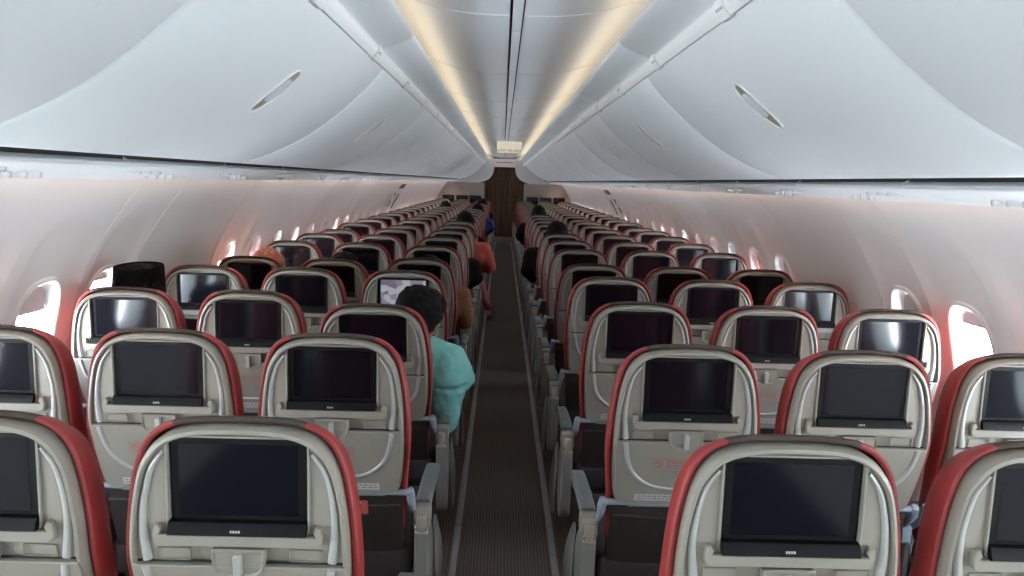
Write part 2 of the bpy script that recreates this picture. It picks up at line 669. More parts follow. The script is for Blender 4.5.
# ---- overhead bins: one thing per door
BINP = [(0.488, 2.020), (0.484, 1.995), (0.520, 1.948), (0.575, 1.893), (0.655, 1.823), (0.770, 1.740), (0.890, 1.680), (0.985, 1.6455), (1.010, 1.639)]
BC = [(p.x, p.y) for p in catmull([(x, z, 0) for x, z in BINP], 6)]
ORD = ['first', 'second', 'third', 'fourth', 'fifth', 'sixth', 'seventh', 'eighth', 'ninth', 'tenth', 'eleventh', 'twelfth', 'thirteenth', 'fourteenth', 'fifteenth', 'sixteenth', 'seventeenth', 'eighteenth', 'nineteenth', 'twentieth', 'twenty-first', 'twenty-second', 'twenty-third']


def bin_meshes(sgn, L):
    g = 0.0022
    b = MB()
    ys = [g, g+0.004, g+0.012, L*0.25, L*0.5, L*0.75, L-g-0.012, L-g-0.004, L-g]
    ins = [0.010, 0.0035, 0, 0, 0, 0, 0, 0.0035, 0.010]
    rows = []
    for yy, d in zip(ys, ins):
        rows.append([(sgn*(x+d*0.75), yy, z+d*0.65) for x, z in BC])
    b.grid(rows)
    b.add([(sgn*x, y_, z) for y_ in (g, L-g) for x, z in ((0.490, 2.01), (1.03, 1.65), (1.25, 1.75), (1.05, 2.05), (0.62, 2.14))],
          [(0, 1, 2, 3, 4), (9, 8, 7, 6, 5), (1, 2, 7, 6), (2, 3, 8, 7), (3, 4, 9, 8), (4, 0, 5, 9)])
    door = b.mesh('bin_door', M['bin'], 40)
    # handle: a long recessed grip with a sliding latch
    pts = [p for p in BC if 0.585 < p[0] < 0.745]
    n = len(pts)

    def ring(hw, off, yc, a=0.0):
        out = []
        for i in range(25):
            t = i/24
            k = a+(1-2*a)*t
            f = k*(n-1)
            j = min(int(f), n-2)
            x = lerp(pts[j][0], pts[j+1][0], f-j)
            z = lerp(pts[j][1], pts[j+1][1], f-j)
            wv = hw*math.sin(PI*min(1, max(0, t)))**0.32
            out.append((x, z, wv))
        L_ = [(sgn*(x-off*0.75), yc-w_, z-off*0.65) for x, z, w_ in out]
        R_ = [(sgn*(x-off*0.75), yc+w_, z-off*0.65) for x, z, w_ in reversed(out[1:-1])]
        return L_+R_
    yc = L/2
    h = MB()
    h.grid([ring(0.046, 0.0005, yc), ring(0.043, 0.004, yc, 0.01), ring(0.038, 0.004, yc, 0.03), ring(0.035, 0.001, yc, 0.05)], True)
    rim = h.mesh('handle_rim', M['white'], 50)
    h = MB()
    h.loft([ring(0.035, 0.0004, yc, 0.05), ring(0.0348, 0.0012, yc, 0.05)], True, True)
    well = h.mesh('handle_well', M['gold'], 50)
    h = MB()
    h.loft([ring(0.034, 0.001, yc, 0.25), ring(0.034, 0.004, yc, 0.25), ring(0.030, 0.0052, yc, 0.26)])
    latch = h.mesh('latch', M['latch'], 50)
    return door, rim, well, latch


binfirst = {}
for sgn in (-1, 1):
    ms = bin_meshes(sgn, 1.524)
    side = 'left' if sgn < 0 else 'right'
    for k in range(-2, 12):
        y0 = 1.375+1.524*(k-1)
        if k < 0 or y0 > Y1-0.8:
            continue
        t = empty('overhead_bin', (0, y0, 0))
        tag(t, 'white curved overhead bin on the %s, %s from the camera%s' % (side, ORD[k], ', cut by the picture edge' if k == 0 else ''), 'overhead bin', 'overhead bins on the %s' % side)
        d = link('bin_door', ms[0], t)
        r = link('handle', ms[1], t)
        link('handle_well', ms[2], r)
        link('latch', ms[3], r)
# bin side filler up to the partition, dark gap and passenger service panels
for sgn in (-1, 1):
    side = 'left' if sgn < 0 else 'right'
    b = MB()
    b.grid([[(sgn*x, y, z) for x, z in ((1.0, 1.68), (1.0105, 1.642), (1.016, 1.672), (1.105, 1.672), (1.105, 1.622))] for y in (Y0, Y1)])
    tn += 1
    struct(b.build('trim_%d' % tn, M['black'], smooth=0), 'black gap under the lower edge of the %s bins' % side)
    PS = [(1.100, 1.632), (1.086, 1.624), (1.084, 1.617), (1.098, 1.610), (1.14, 1.602), (1.21, 1.590), (1.28, 1.577), (1.315, 1.572), (1.330, 1.578), (1.332, 1.60)]
    pc = [(p.x, p.y) for p in catmull([(x, z, 0) for x, z in PS], 4)]
    panel = MB()
    L = 0.787
    panel.grid([[(sgn*x, yy, z+d) for x, z in pc] for yy, d in ((0.001, 0.006), (0.003, 0), (L*0.5, 0), (L-0.003, 0), (L-0.001, 0.006))])
    pm = panel.mesh('panel', M['bin'], 50)

    def disc(x, y, z, r, hgt, m, name, parent=None):
        bb = MB()
        rings = []
        for rr_, zz in ((r, 0.002), (r, -hgt*0.6), (r*0.85, -hgt), (r*0.5, -hgt*0.75), (r*0.45, -hgt*0.3)):
            rings.append([(rr_*math.cos(a), rr_*math.sin(a), zz) for a in [2*PI*q/16 for q in range(16)]])
        bb.loft(rings)
        return bb.mesh(name, m, 40)
    nozzle = disc(0, 0, 0, 0.020, 0.014, M['lens'], 'air_nozzle')
    light = disc(0, 0, 0, 0.024, 0.008, M['lens'], 'reading_light')
    yrow = 1.357 if sgn < 0 else 1.321
    for r in range(-2, 23):
        yy = yrow+0.787*r+0.05
        t = empty('service_panel', (0, yy, 0))
        tag(t, ('white service panel with lamps under the %s bins, above the %s row' % (side, ORD[r])) if r >= 0 else ('white service panel under the %s bins, %s the camera' % (side, 'beside' if r == -1 else 'just behind')), 'service panel', 'service panels under the %s bins' % side)
        link('panel', pm, t)
        if r < 9:
            for q in range(3):
                o = link('reading_light', light, t, (sgn*1.17, 0.20+0.07*q, 1.598))
                o = link('air_nozzle', nozzle, t, (sgn*1.23, 0.46+0.06*q, 1.588))
# row placards on the rails
for sgn in (-1, 1):
    side = 'left' if sgn < 0 else 'right'
    d0 = Vector((0.446-0.462, 0, 2.030-2.004)).normalized()
    nrm = Vector((-0.85, 0, -0.52))
    pl = MB()
    for (a, w_, o) in ((0, 0.062, 0.002),):
        pl.loft([[(sgn*x, yy, z) for x, z in ((0.488, 1.991), (0.473, 1.988), (0.462, 1.999), (0.4505, 2.021), (0.453, 2.033), (0.464, 2.037))] for yy in (-0.035, 0.035)])
    plm = pl.mesh('row_placard', M['rail'], 40)
    mk = MB()
    for q in range(5):
        yy = -0.022+0.011*q
        base = Vector((0.4560, yy, 2.0105))
        hh = 0.006 if q % 2 else 0.008
        c = [base+d0*s1*hh*0.5+Vector((0, s2*0.0032, 0))+nrm*0.0006 for s1, s2 in ((-1, -1), (-1, 1), (1, 1), (1, -1))]
        mk.add([(sgn*p.x, p.y, p.z) for p in c], [(0, 1, 2, 3)])
    mkm = mk.mesh('printed_marks', M['grey'], 0)
    for r in range(23):
        yy = 1.85+0.79*r
        if yy > Y1-0.2:
            continue
        o = link('row_placard', plm, None, (0, yy, 0))
        tag(o, 'small grey row placard on the %s rail, %s from the camera' % (side, ORD[r]), 'row placard', 'row placards on the %s rail' % side)
        if r < 8:
            link('printed_marks', mkm, o)

# ---- forward end: partitions, arch, header, curtain
for sgn in (-1, 1):
    side = 'left' if sgn < 0 else 'right'
    b = MB()
    poly = [(0.50, 0.0), (1.60, 0.0), (1.76, 0.5), (1.76, 0.85), (1.70, 1.12), (1.60, 1.33), (1.42, 1.56), (0.50, 1.56)]
    b.loft([[(sgn*x, y, z) for x, z in poly] for y in (Y1, Y1+0.04)])
    struct(b.build('wall_front_%s' % side, M['partition'], smooth=0), 'beige class partition on the %s at the forward end' % side)
    b = MB()
    poly = [(0.255, 2.16), (0.262, 1.95), (0.275, 1.84), (0.315, 1.74), (0.39, 1.655), (0.50, 1.60), (0.62, 1.56), (1.40, 1.56), (1.34, 1.72), (1.0, 2.0), (0.5, 2.3)]
    b.loft([[(sgn*x, y, z) for x, z in poly] for y in (Y1-0.12, Y1-0.02)])
    struct(b.build('trim_arch_%s' % side, M['bin'], smooth=30), 'white curved arch panel closing the %s bins' % side)
    # light edge where the sidewall meets the partition
    for q in range(3):
        t = tag(empty('wall_monitor', (sgn*(0.72+0.34*q), Y1-0.004, 1.13)), 'dark wall monitor on the %s partition, %s from the curtain' % (side, ORD[q]), 'monitor', 'partition monitors')
        MB().box((0, -0.012, 0), (0.29, 0.03, 0.20), 0.006).build('frame', M['bezel'], t)
        MB().box((0, -0.030, 0), (0.25, 0.006, 0.16), 0.002).build('screen', M['screen'], t)
b = MB()
b.box((0, Y1-0.06, 2.06), (0.62, 0.10, 0.20), 0.01)
struct(b.build('trim_header', M['white']), 'white header above the curtain')
b = MB()
b.box((0, Y1-0.113, 2.075), (0.44, 0.01, 0.014), 0.002)
struct(b.build('trim_header_slot', M['black']))
b = MB()
rows = []
for i in range(19):
    z = lerp(0.20, 2.0, i/18)
    rows.append([(lerp(-0.62, 0.62, k/160), Y1+0.12+0.028*math.sin(k*0.62+0.4*math.sin(k*0.13))+0.012*math.sin(k*1.7+z), z) for k in range(161)])
b.grid(rows)
cu = b.build('curtain', M['curtain'], smooth=80)
tag(cu, 'brown pleated class curtain closing the aisle at the far end', 'curtain')
so = cu.modifiers.new('thick', 'SOLIDIFY')
so.thickness = 0.004
b = MB()
b.grid([[(x, Y1+4.0, z) for x in (-2, 2)] for z in (-0.05, 2.4)])
b.grid([[(x, y, 2.32) for x in (-2, 2)] for y in (Y0, Y1+4.0)])
b.grid([[(sg*1.9, y, z) for y in (Y1+0.02, Y1+4.0)] for sg in (-1,) for z in (-0.05, 2.4)])
b.grid([[(sg*1.9, y, z) for y in (Y1+0.02, Y1+4.0)] for sg in (1,) for z in (-0.05, 2.4)])
struct(b.build('wall_beyond', M['dark'], smooth=0))  # coloured dark to stand in for the dim space beyond the curtain
# closure above bins on each side (fuselage lining)
for sgn in (-1, 1):
    b = MB()
    b.grid([[(sgn*x, y, z) for x, z in ((1.34, 1.62), (1.45, 1.70), (1.35, 1.95), (0.9, 2.33), (0.5, 2.34))] for y in (Y0, Y1)])
    struct(b.build('fuselage_lining_wall', M['groove'], smooth=0))

# ---- hanging exit sign
t = tag(empty('exit_sign', (0.045, 11.5, 2.20)), 'cream hanging exit sign with red-brown lettering over the aisle', 'exit sign')
MB().box((0, 0, -0.095), (0.36, 0.05, 0.165), 0.006).build('sign_box', M['cream'], t)
MB().box((-0.06, 0, -0.006), (0.02, 0.03, 0.03), 0.003).box((0.06, 0, -0.006), (0.02, 0.03, 0.03), 0.003).build('bracket', M['white'], t)


def text(s, size, m, parent, loc, name='lettering'):
    cu_ = bpy.data.curves.new(name, 'FONT')
    cu_.body = s
    cu_.size = size
    cu_.align_x = 'CENTER'
    cu_.align_y = 'CENTER'
    cu_.extrude = 0.0008
    cu_.offset = size*0.012
    cu_.materials.append(m)
    tmp = bpy.data.objects.new(name, cu_)
    me = bpy.data.meshes.new_from_object(tmp)
    bpy.data.objects.remove(tmp)
    o = link(name, me)
    o.parent = parent
    o.location = loc
    o.rotation_euler = (PI/2, 0, 0)
    return o


text('EXIT  KELUAR', 0.043, M['redprint'], t, (0, -0.0262, -0.145))
MB().box((-0.158, -0.026, -0.145), (0.016, 0.003, 0.020), 0.001).build('arrow_mark', M['redprint'], t)
MB().box((0.158, -0.026, -0.145), (0.016, 0.003, 0.020), 0.001).build('arrow_mark', M['redprint'], t)

# ---- overwing exits: dark release covers and placards on the sidewalls
dn = 0
for sgn in (-1, 1):
    dn += 1
    b = MB()

    def wp(y, z, off=0.004):
        return (sgn*(wall_x(z)-off), y, z)
    out = rrect(10.72, 0.50, 11.70, 1.53, 0.10, 6)
    b.loft([[wp(p[0], p[1], -0.004) for p in out], [wp(p[0], p[1], 0.008) for p in out], [wp(p[0], p[1], 0.008) for p in inset(out, 0.008)], [wp(p[0], p[1], -0.004) for p in inset(out, 0.008)]], False, False)
    dr = struct(b.build('door_%d' % dn, M['wall']), 'overwing exit outline in the %s sidewall' % ('left' if sgn < 0 else 'right'))
    h = MB()
    for (ya, za, yb, zb) in ((11.0, 1.46, 11.42, 1.525), (10.95, 1.20, 11.0, 1.40), (11.42, 1.16, 11.46, 1.38)):
        o2 = rrect(ya, za, yb, zb, 0.015, 3)
        h.loft([[wp(p[0], p[1], 0.0) for p in o2], [wp(p[0], p[1], 0.012) for p in o2], [wp(p[0], p[1], 0.014) for p in inset(o2, 0.004)]])
    h.build('door_handle', M['groove'], dr)

# ------------------------------------------------------------------ seats
ALPHA = math.atan(0.24)
SA, CA = math.sin(ALPHA), math.cos(ALPHA)
ZTOP = 1.164
# the back is upright down to the tray line, then leans forward; S_ remaps measured heights along it
S_ = [(-1, -1), (0, 0), (.0475, .0435), (.2525, .2255), (.287, .254), (.3175, .2885), (.555, .510), (.80, .755), (1.0, .95)]
BEND = [(0.0, 0.0, 0.0)]
_y = _z = 0.0
for _k in range(1, 200):
    _a = math.radians(15)*sstep(.25, .33, _k*.005)
    _y += .005*math.sin(_a)
    _z += .005*math.cos(_a)
    BEND.append((_k*.005, _y, _z))


def back_yz(s):
    if s <= 0:
        return 0.0, ZTOP-s, 0.0
    i = min(int(s/.005), len(BEND)-2)
    f = s/.005-i
    return lerp(BEND[i][1], BEND[i+1][1], f), ZTOP-lerp(BEND[i][2], BEND[i+1][2], f), math.radians(15)*sstep(.25, .33, s)


PIV = Vector((0, .11, .46))


def B(u, s, n):
    y_, z_, a_ = back_yz(interp(S_, s))
    return Vector((u*.972, y_-n*math.cos(a_), z_-n*math.sin(a_)))-PIV


SH_R = [(0, .0225), (.06, .0245), (.10, .0305), (.130, .0405), (.155, .058), (.174, .083), (.188, .115), (.198, .160), (.205, .21), (.210, .27), (.211, .33), (.209, .40), (.205, .46), (.199, .515), (.193, .540), (.182, .551), (.165, .555), (.08, .556)]


def mirror(R_):
    pts = [(p.x, p.y) for p in catmull([(a, b_, 0) for a, b_ in R_], 4)]
    L_ = [(-x, y_) for x, y_ in reversed(pts) if x > 1e-6]
    return pts+L_          # closed loop: top centre, right side, bottom, left side


SHELL = mirror(SH_R)
CV_R = [(a*.978, b_) for a, b_ in [(0, 0.0), (.06, .001), (.105, .005), (.14, .014), (.170, .032), (.194, .062), (.209, .10), (.220, .15), (.228, .21), (.234, .28), (.236, .35), (.233, .42), (.226, .49), (.220, .56), (.216, .64), (.212, .70), (.19, .725), (.10, .73)]]
COVER = mirror(CV_R)


def make_seat_meshes():
    out = {}
    # -- plastic shell
    prof = [(0, -.040), (0, -.014), (.003, -.004), (.007, .002), (.015, .0035), (.019, .001), (.022, -.009)]
    b = MB()
    rings = []
    for d, n in prof:
        pts = inset(SHELL, lambda p, d=d: d*(0.62+0.22*(1-sstep(.05, .14, p[1]))))
        ring = []
        for (u, s) in pts:
            k = sstep(.30, .36, s)
            nn = n if d == 0 else lerp(n, min(n, -.006), k)
            ring.append(B(u, s, nn))
        rings.append(ring)
    flat = inset(SHELL, lambda p: .022*(0.62+0.22*(1-sstep(.05, .14, p[1]))))

    def to_rect(u, s, x0=-.1325, x1=.1325, y0=.0445, y1=.2555, c=(0, .15)):
        du, ds = u-c[0], s-c[1]
        t = min((x1-c[0])/abs(du) if du else 9, ((y1-c[1]) if ds > 0 else (c[1]-y0))/abs(ds) if ds else 9)
        return (c[0]+du*t, c[1]+ds*t)
    op = [to_rect(u, s) for u, s in flat]
    rings.append([B(lerp(a[0], c[0], .5), lerp(a[1], c[1], .5), -.009) for a, c in zip(flat, op)])
    rings.append([B(u, s, -.009) for u, s in op])
    rings.append([B(u, s, -.036) for u, s in op])
    b.loft(rings, False, True)
    out['shell'] = b.mesh('back_shell', M['shell'], 32)

    def plate(outline, n0, n1, bev=0.0015, tilt=0.0):
        bb = MB()

        def q(s):
            return tilt*(s-.14)
        bb.loft([[B(u, s, n0+q(s)) for u, s in outline], [B(u, s, n1-bev+q(s)) for u, s in outline], [B(u, s, n1+q(s)) for u, s in inset(outline, bev)]], False, True)
        return bb
    # -- tray table panel: lower half of the shell
    tr = [p for p in inset(SHELL, 0.006) if p[1] > 0.330]
    tr_r = [p for p in tr if p[0] > 0]
    tr_l = [p for p in tr if p[0] <= 0]
    tray = [(-0.203, 0.3195), (0.203, 0.3195)]+tr_r+tr_l
    out['groove'] = plate(rrect(-.203, .3150, .203, .3200, .001, 1), -.0095, -.0080, .0003).mesh('tray_gap', M['black'], 0)
    out['tray'] = plate(tray, -.010, .0035, .002).mesh('tray_table', M['shell'], 30)
    # -- silver bands
    P = [(.140, .078), (.163, .115), (.177, .17), (.1825, .22), (.182, .27), (.177, .314)]
    Q = [(.178, .322), (.166, .39), (.143, .438), (.10, .474), (.05, .487), (0, .490)]

    def band(path, w0, w1, nb, nt):
        pts = [(p.x, p.y) for p in catmull([(a, c, 0) for a, c in path], 5)]
        res = []
        for sg in (-1, 1):
            bb = MB()
            res.append(bb)
            rings = []
            for i, (u, s) in enumerate(pts):
                a = pts[max(0, i-1)]
                c = pts[min(len(pts)-1, i+1)]
                d = Vector((c[0]-a[0], c[1]-a[1])).normalized()
                nx, ns = -d.y, d.x
                t = i/(len(pts)-1)
                hw = lerp(w0, w1, t)/2
                rings.append([B(sg*(u+nx*hw*q), s+ns*hw*q, n) for q, n in ((1, nb), (0.8, lerp(nb, nt, .75)), (0.3, nt), (-0.3, nt), (-0.8, lerp(nb, nt, .75)), (-1, nb))])
            bb.loft(rings)
        return res
    for q, bb in enumerate(band(P, .008, .019, -.010, -.0015)):
        out['band%d' % q] = bb.mesh('silver_band', M['accent'], 50)
    for q, bb in enumerate(band(Q, .016, .011, .0025, .0075)):
        out['tband%d' % q] = bb.mesh('tray_band', M['accent'], 50)
    # -- display
    fr = rrect(-.1365, .0425, .1365, .256, .012)
    ins = rrect(-.1295, .048, .1295, .252, .010)
    bb = MB()
    bb.loft([[B(u, s, -.010) for u, s in fr], [B(u, s, -.0035) for u, s in fr], [B(u, s, -.002) for u, s in inset(fr, .0015)], [B(u, s, -.002) for u, s in inset(fr, .0045)], [B(u, s, -.014) for u, s in inset(fr, .0055)]], False, False)
    out['surround'] = bb.mesh('screen_surround', M['shell'], 30)
    TILT = -.008
    sc = rrect(-.129, .0475, .129, .232, .007)
    out['bezel'] = plate(sc, -.018, -.0105, .001, TILT).mesh('screen', M['bezel'], 30)
    gl = rrect(-.113, .062, .113, .218, .003)
    out['glass'] = plate(gl, -.0115, -.0098, .0004, TILT).mesh('display', M['screen'], 30)
    bb = MB()
    bar = [(.227, -.012), (.227, .0035), (.231, .0065), (.2525, .012), (.2540, .008), (.2540, -.010)]
    bb.loft([[B(u, s, n) for s, n in bar] for u in (-.1305, -.129, .129, .1305)])
    out['bar'] = bb.mesh('control_bar', M['bezel'], 30)
    bb = MB()
    for q, (u, w_) in enumerate(((-.010, .003), (-.005, .004), (.0, .003), (.005, .004))):
        c = [B(u+a*w_/2, s, .0065+(s-.231)*.256+.0006) for a, s in ((-1, .241), (1, .241), (1, .246), (-1, .246))]
        bb.add(c, [(0, 1, 2, 3)])
    out['logo'] = bb.mesh('maker_mark', M['label'], 0)
    # -- ledge below the display
    bb = MB()
    led = [(-.148, .2555), (-.144, .246), (-.150, .234), (-.158, .237), (-.162, .255), (-.160, .275), (-.150, .282), (.150, .282), (.160, .275), (.162, .255), (.158, .237), (.150, .234), (.144, .246), (.148, .2555)]
    bb.loft([[B(u, s, -.010) for u, s in led], [B(u, s, .004) for u, s in led], [B(u, s, .0065) for u, s in inset(led, .002)]], False, True)
    out['ledge'] = bb.mesh('ledge', M['shell'], 30)
    # -- latch, its recess and the two finger pads
    bb = MB()

    def rim(outl, n0, hgt, w_):
        bb.loft([[B(u, s, n0) for u, s in outl], [B(u, s, n0+hgt) for u, s in inset(outl, w_*.3)], [B(u, s, n0+hgt) for u, s in inset(outl, w_*.7)], [B(u, s, n0-.001) for u, s in inset(outl, w_)]], False, False)
    rim(rrect(-.160, .2905, -.094, .3135, .003, 3), -.009, .004, .0025)
    rim(rrect(.094, .2905, .160, .3135, .003, 3), -.009, .004, .0025)
    out['pads'] = bb.mesh('finger_pads', M['shell'], 30)
    bb = MB()
    pk = [(-.050, .289), (-.03, .2875), (.03, .2875), (.050, .289), (.050, .312), (.046, .328), (.034, .339), (.015, .343), (-.015, .343), (-.034, .339), (-.046, .328), (-.050, .312)]
    pk = [(p.x, p.y) for p in catmull([(a, c, 0) for a, c in pk+[pk[0]]], 4)][:-1]
    bb.loft([[B(u, s, -.010) for u, s in pk], [B(u, s, .0045) for u, s in pk], [B(u, s, .0062) for u, s in inset(pk, .0015)], [B(u, s, .0055) for u, s in inset(pk, .004)], [B(u, s, .0028) for u, s in inset(pk, .007)], [B(u, s, .0028) for u, s in inset(pk, .012)]], False, True)
    out['recess'] = bb.mesh('latch_recess', M['shell'], 30)
    bb = MB()
    la = rrect(-.0075, .294, .0075, .337, .006, 4)
    bb.loft([[B(u, s, .002) for u, s in la], [B(u, s, .013) for u, s in la], [B(u, s, .0155) for u, s in inset(la, .002)]], False, True)
    out['latch'] = bb.mesh('tray_latch', M['accent'], 30)
    # -- placards: red framed notice with a round symbol, and a pale data strip
    bb = MB()

    def q4(u0, s0, u1, s1, n=.0042):
        bb.add([B(u0, s0, n), B(u1, s0, n), B(u1, s1, n), B(u0, s1, n)], [(0, 1, 2, 3)])
    for (u0, s0, u1, s1) in ((-.095, .374, .060, .3752), (-.095, .412, .060, .4132), (-.095, .374, -.0938, .4132), (.0588, .374, .060, .4132)):
        q4(u0, s0, u1, s1)
    for k in range(3):
        u = -.050
        random.seed(k)
        while u < .05:
            w_ = random.uniform(.006, .016)
            q4(u, .381+.009*k, min(u+w_, .054), .3845+.009*k)
            u += w_+.004
    cen = (-.075, .3935)
    for k in range(20):
        a0, a1 = 2*PI*k/20, 2*PI*(k+1)/20
        bb.add([B(cen[0]+r_*math.cos(a), cen[1]+r_*math.sin(a), .0042) for r_, a in ((.013, a0), (.013, a1), (.0105, a1), (.0105, a0))], [(0, 1, 2, 3)])
    d = Vector((.7071, .7071))*.0115
    e_ = Vector((.7071, -.7071))*.0012
    bb.add([B(cen[0]+x, cen[1]+y_, .0043) for x, y_ in ((d.x+e_.x, d.y+e_.y), (d.x-e_.x, d.y-e_.y), (-d.x-e_.x, -d.y-e_.y), (-d.x+e_.x, -d.y+e_.y))], [(0, 1, 2, 3)])
    q4(-.0815, .3925, -.0685, .3945)
    out['notice'] = bb.mesh('red_notice', M['redprint'], 0)
    bb = MB()
    for k in range(3):
        u = -.060
        random.seed(k+11)
        while u < .05:
            w_ = random.uniform(.006, .018)
            q4(u, .422+.010*k, min(u+w_, .056), .4262+.010*k)
            u += w_+.004
    out['print'] = bb.mesh('grey_lettering', M['grey'], 0)
    bb = MB()
    q4(-.135, .510, .135, .534, .0040)
    out['strip'] = bb.mesh('data_strip', M['label'], 0)
    bb = MB()
    for k in range(2):
        u = -.128
        random.seed(k+21)
        while u < .12:
            w_ = random.uniform(.006, .018)
            q4(u, .515+.009*k, min(u+w_, .128), .5195+.009*k, .0045)
            u += w_+.004
    out['stripprint'] = bb.mesh('strip_lettering', M['grey'], 0)
    # -- leather cover, red wings with a taupe crown
    prof = [(.018, -.024), (.008, -.016), (.004, -.024), (.002, -.040), (.003, -.065), (.010, -.088), (.030, -.102), (.075, -.106)]
    rings = []
    for d, n in prof:
        pts = inset(COVER, d)
        rings.append([(u, s+(0.42*max(0, -n-.02)+.002)*(1-sstep(.0, .22, s)), n) for u, s in pts])
    N = len(COVER)
    red, brown = MB(), MB()
    for i in range(len(rings)-1):
        for j in range(N):
            j2 = (j+1) % N
            um = (rings[i][j][0]+rings[i][j2][0])/2
            s0 = COVER[j][1]
            top = abs((COVER[j][0]+COVER[j2][0])/2) < .128 and s0 < .2
            vs = [B(*rings[a][c]) for a, c in ((i, j), (i, j2), (i+1, j2), (i+1, j))]
            (brown if top else red).add(vs, [(0, 1, 2, 3)])
    last = rings[-1]
    red.add([B(*p) for p in last], [tuple(range(N))])
    for nm, mb, mt in (('cover', red, M['red']), ('crown', brown, M['brown'])):
        me = mb.mesh(nm, mt, 0)
        bm = bmesh.new()
        bm.from_mesh(me)
        bmesh.ops.remove_doubles(bm, verts=bm.verts, dist=1e-5)
        bmesh.ops.recalc_face_normals(bm, faces=bm.faces)
        bm.to_mesh(me)
        bm.free()
        me.shade_smooth()
        out[nm] = me
    # -- tray arms: rod under the shell with a drop link each side
    bb = MB()
    bb.tube([B(-.150, .562, -.012), B(0, .562, -.012), B(.150, .562, -.012)], .007, 10)
    out['rod'] = bb.mesh('tray_rod', M['blue'], 50)
    for sg, nm in ((-1, 'arml'), (1, 'armr')):
        bb = MB()
        bb.tube([B(sg*.145, .557, -.012), B(sg*.200, .555, -.012), B(sg*.214, .555, -.012), B(sg*.216, .555, -.012), B(sg*.226, .555, -.012)], [.008, .0095, .0095, .0125, .0125], 12)
        bb.tube([B(sg*.226, .545, -.010), B(sg*.229, .575, -.014), B(sg*.228, .63, -.040), B(sg*.226, .70, -.09)], [.011, .013, .011, .008], 10, 1.3)
        out[nm] = bb.mesh('tray_arm', M['blue'], 50)
    # -- literature pocket and lower back
    bb = MB()
    rows = []
    for i in range(9):
        s = lerp(.556, .80, i/8)
        hw = lerp(.204, .198, i/8)
        bul = .010*math.sin(PI*i/8)
        rows.append([B(u, s, -.010+bul*(1-(u/hw)**4)+(.004 if i in (2,) else 0)) for u in [hw*(k/8-1) for k in range(17)]])
    bb.grid(rows)
    rows2 = [[Vector(p)+Vector((0, .05, 0)) for p in r] for r in rows]
    bb.grid(rows2)
    bb.grid([rows[-1], rows2[-1]])
    bb.grid([rows[0], rows2[0]])
    bb.grid([[r[0] for r in rows], [r[0] for r in rows2]])
    bb.grid([[r[-1] for r in rows], [r[-1] for r in rows2]])
    bb.tube([B(-.195, .60, -.006), B(0, .603, .002), B(.195, .60, -.006)], .005, 8)
    out['pocket'] = bb.mesh('literature_pocket', M['dark'], 50)
    # -- seat cushion (seat coordinates)
    bb = MB()
    bb.box((0, .372, .405), (.44, .50, .125), .035, None, 4)
    out['cushion'] = bb.mesh('cushion', M['dark'], 50)
    bb = MB()
    bb.tube([(-.225, .22, .30), (.225, .22, .30)], .022, 10)
    bb.tube([(-.225, .52, .30), (.225, .52, .30)], .022, 10)
    bb.box((0, .37, .328), (.40, .40, .03), .006)
    out['beam'] = bb.mesh('seat_beam', M['frame'], 40)
    bb = MB()
    bb.tube([(0, .22, .31), (0, .20, .15), (0, .16, .012)], [.016, .014, .016], 10)
    bb.box((0, .17, .010), (.04, .12, .02), .004)
    out['legr'] = bb.mesh('leg', M['frame'], 40)
    bb = MB()
    bb.tube([(0, .52, .31), (0, .53, .15), (0, .55, .012)], [.016, .014, .016], 10)
    bb.box((0, .55, .010), (.04, .10, .02), .004)
    out['legf'] = bb.mesh('leg', M['frame'], 40)

    # -- armrests (origin at the armrest centre line x = 0)
    def arm(w_):
        bb = MB()
        sec = [(-w_/2, 0), (-w_/2+.003, -.012), (w_/2-.003, -.012), (w_/2, 0), (w_/2, .012), (w_/2-.006, .020), (-w_/2+.006, .020), (-w_/2, .012)]
        rings = []
        for yy, z, k in ((.165, .583, .9), (.172, .587, 1), (.30, .588, 1), (.42, .582, 1), (.50, .573, 1), (.525, .567, .92), (.535, .563, .7)):
            rings.append([(x*k, yy, z+zz*k) for x, zz in sec])
        bb.loft(rings)
        return bb
    out['pad'] = arm(.050).mesh('arm_pad', M['pad'], 45)
    out['padn'] = arm(.032).mesh('arm_pad', M['blue'], 45)

    def hinge(w_):
        bb = MB()
        bb.box((0, .140, .562), (w_, .065, .060), .008)
        return bb
    out['hinge'] = hinge(.052).mesh('arm_hinge', M['shell'], 40)
    out['hingen'] = hinge(.032).mesh('arm_hinge', M['blue'], 40)
    bb = MB()
    bb.box((0, .104, .548), (.030, .014, .056), .006)
    bb.tube([(-.020, .106, .520), (.020, .106, .520)], .009, 10)
    out['cap'] = bb.mesh('hinge_cap', M['gold'], 40)

    def fairing(w_):
        pr = [(.098, .538), (.120, .541), (.172, .538), (.24, .49), (.285, .42), (.30, .33), (.27, .25), (.20, .215), (.15, .225), (.125, .28), (.105, .40)]
        pr = [(p.x, p.y) for p in catmull([(a, c, 0) for a, c in pr+[pr[0]]], 4)][:-1]
        bb = MB()
        bb.loft([[(-w_/2, y_, z) for y_, z in inset(pr, .006)], [(-w_/2+.006, y_, z) for y_, z in pr], [(w_/2-.006, y_, z) for y_, z in pr], [(w_/2, y_, z) for y_, z in inset(pr, .006)]])
        return bb
    out['fairing'] = fairing(.044).mesh('end_fairing', M['fairing'], 40)
    out['fairn'] = fairing(.024).mesh('arm_support', M['frame'], 40)
    # outboard shroud on the aisle side (built for the aisle lying at -x)
    pr = [(.285, .47), (.30, .49), (.34, .47), (.42, .40), (.49, .31), (.50, .22), (.44, .17), (.36, .16), (.31, .165), (.275, .20), (.272, .33)]
    pr = [(p.x, p.y) for p in catmull([(a, c, 0) for a, c in pr+[pr[0]]], 4)][:-1]

    def flare(z):
        return .012*(1-sstep(.2, .5, z))
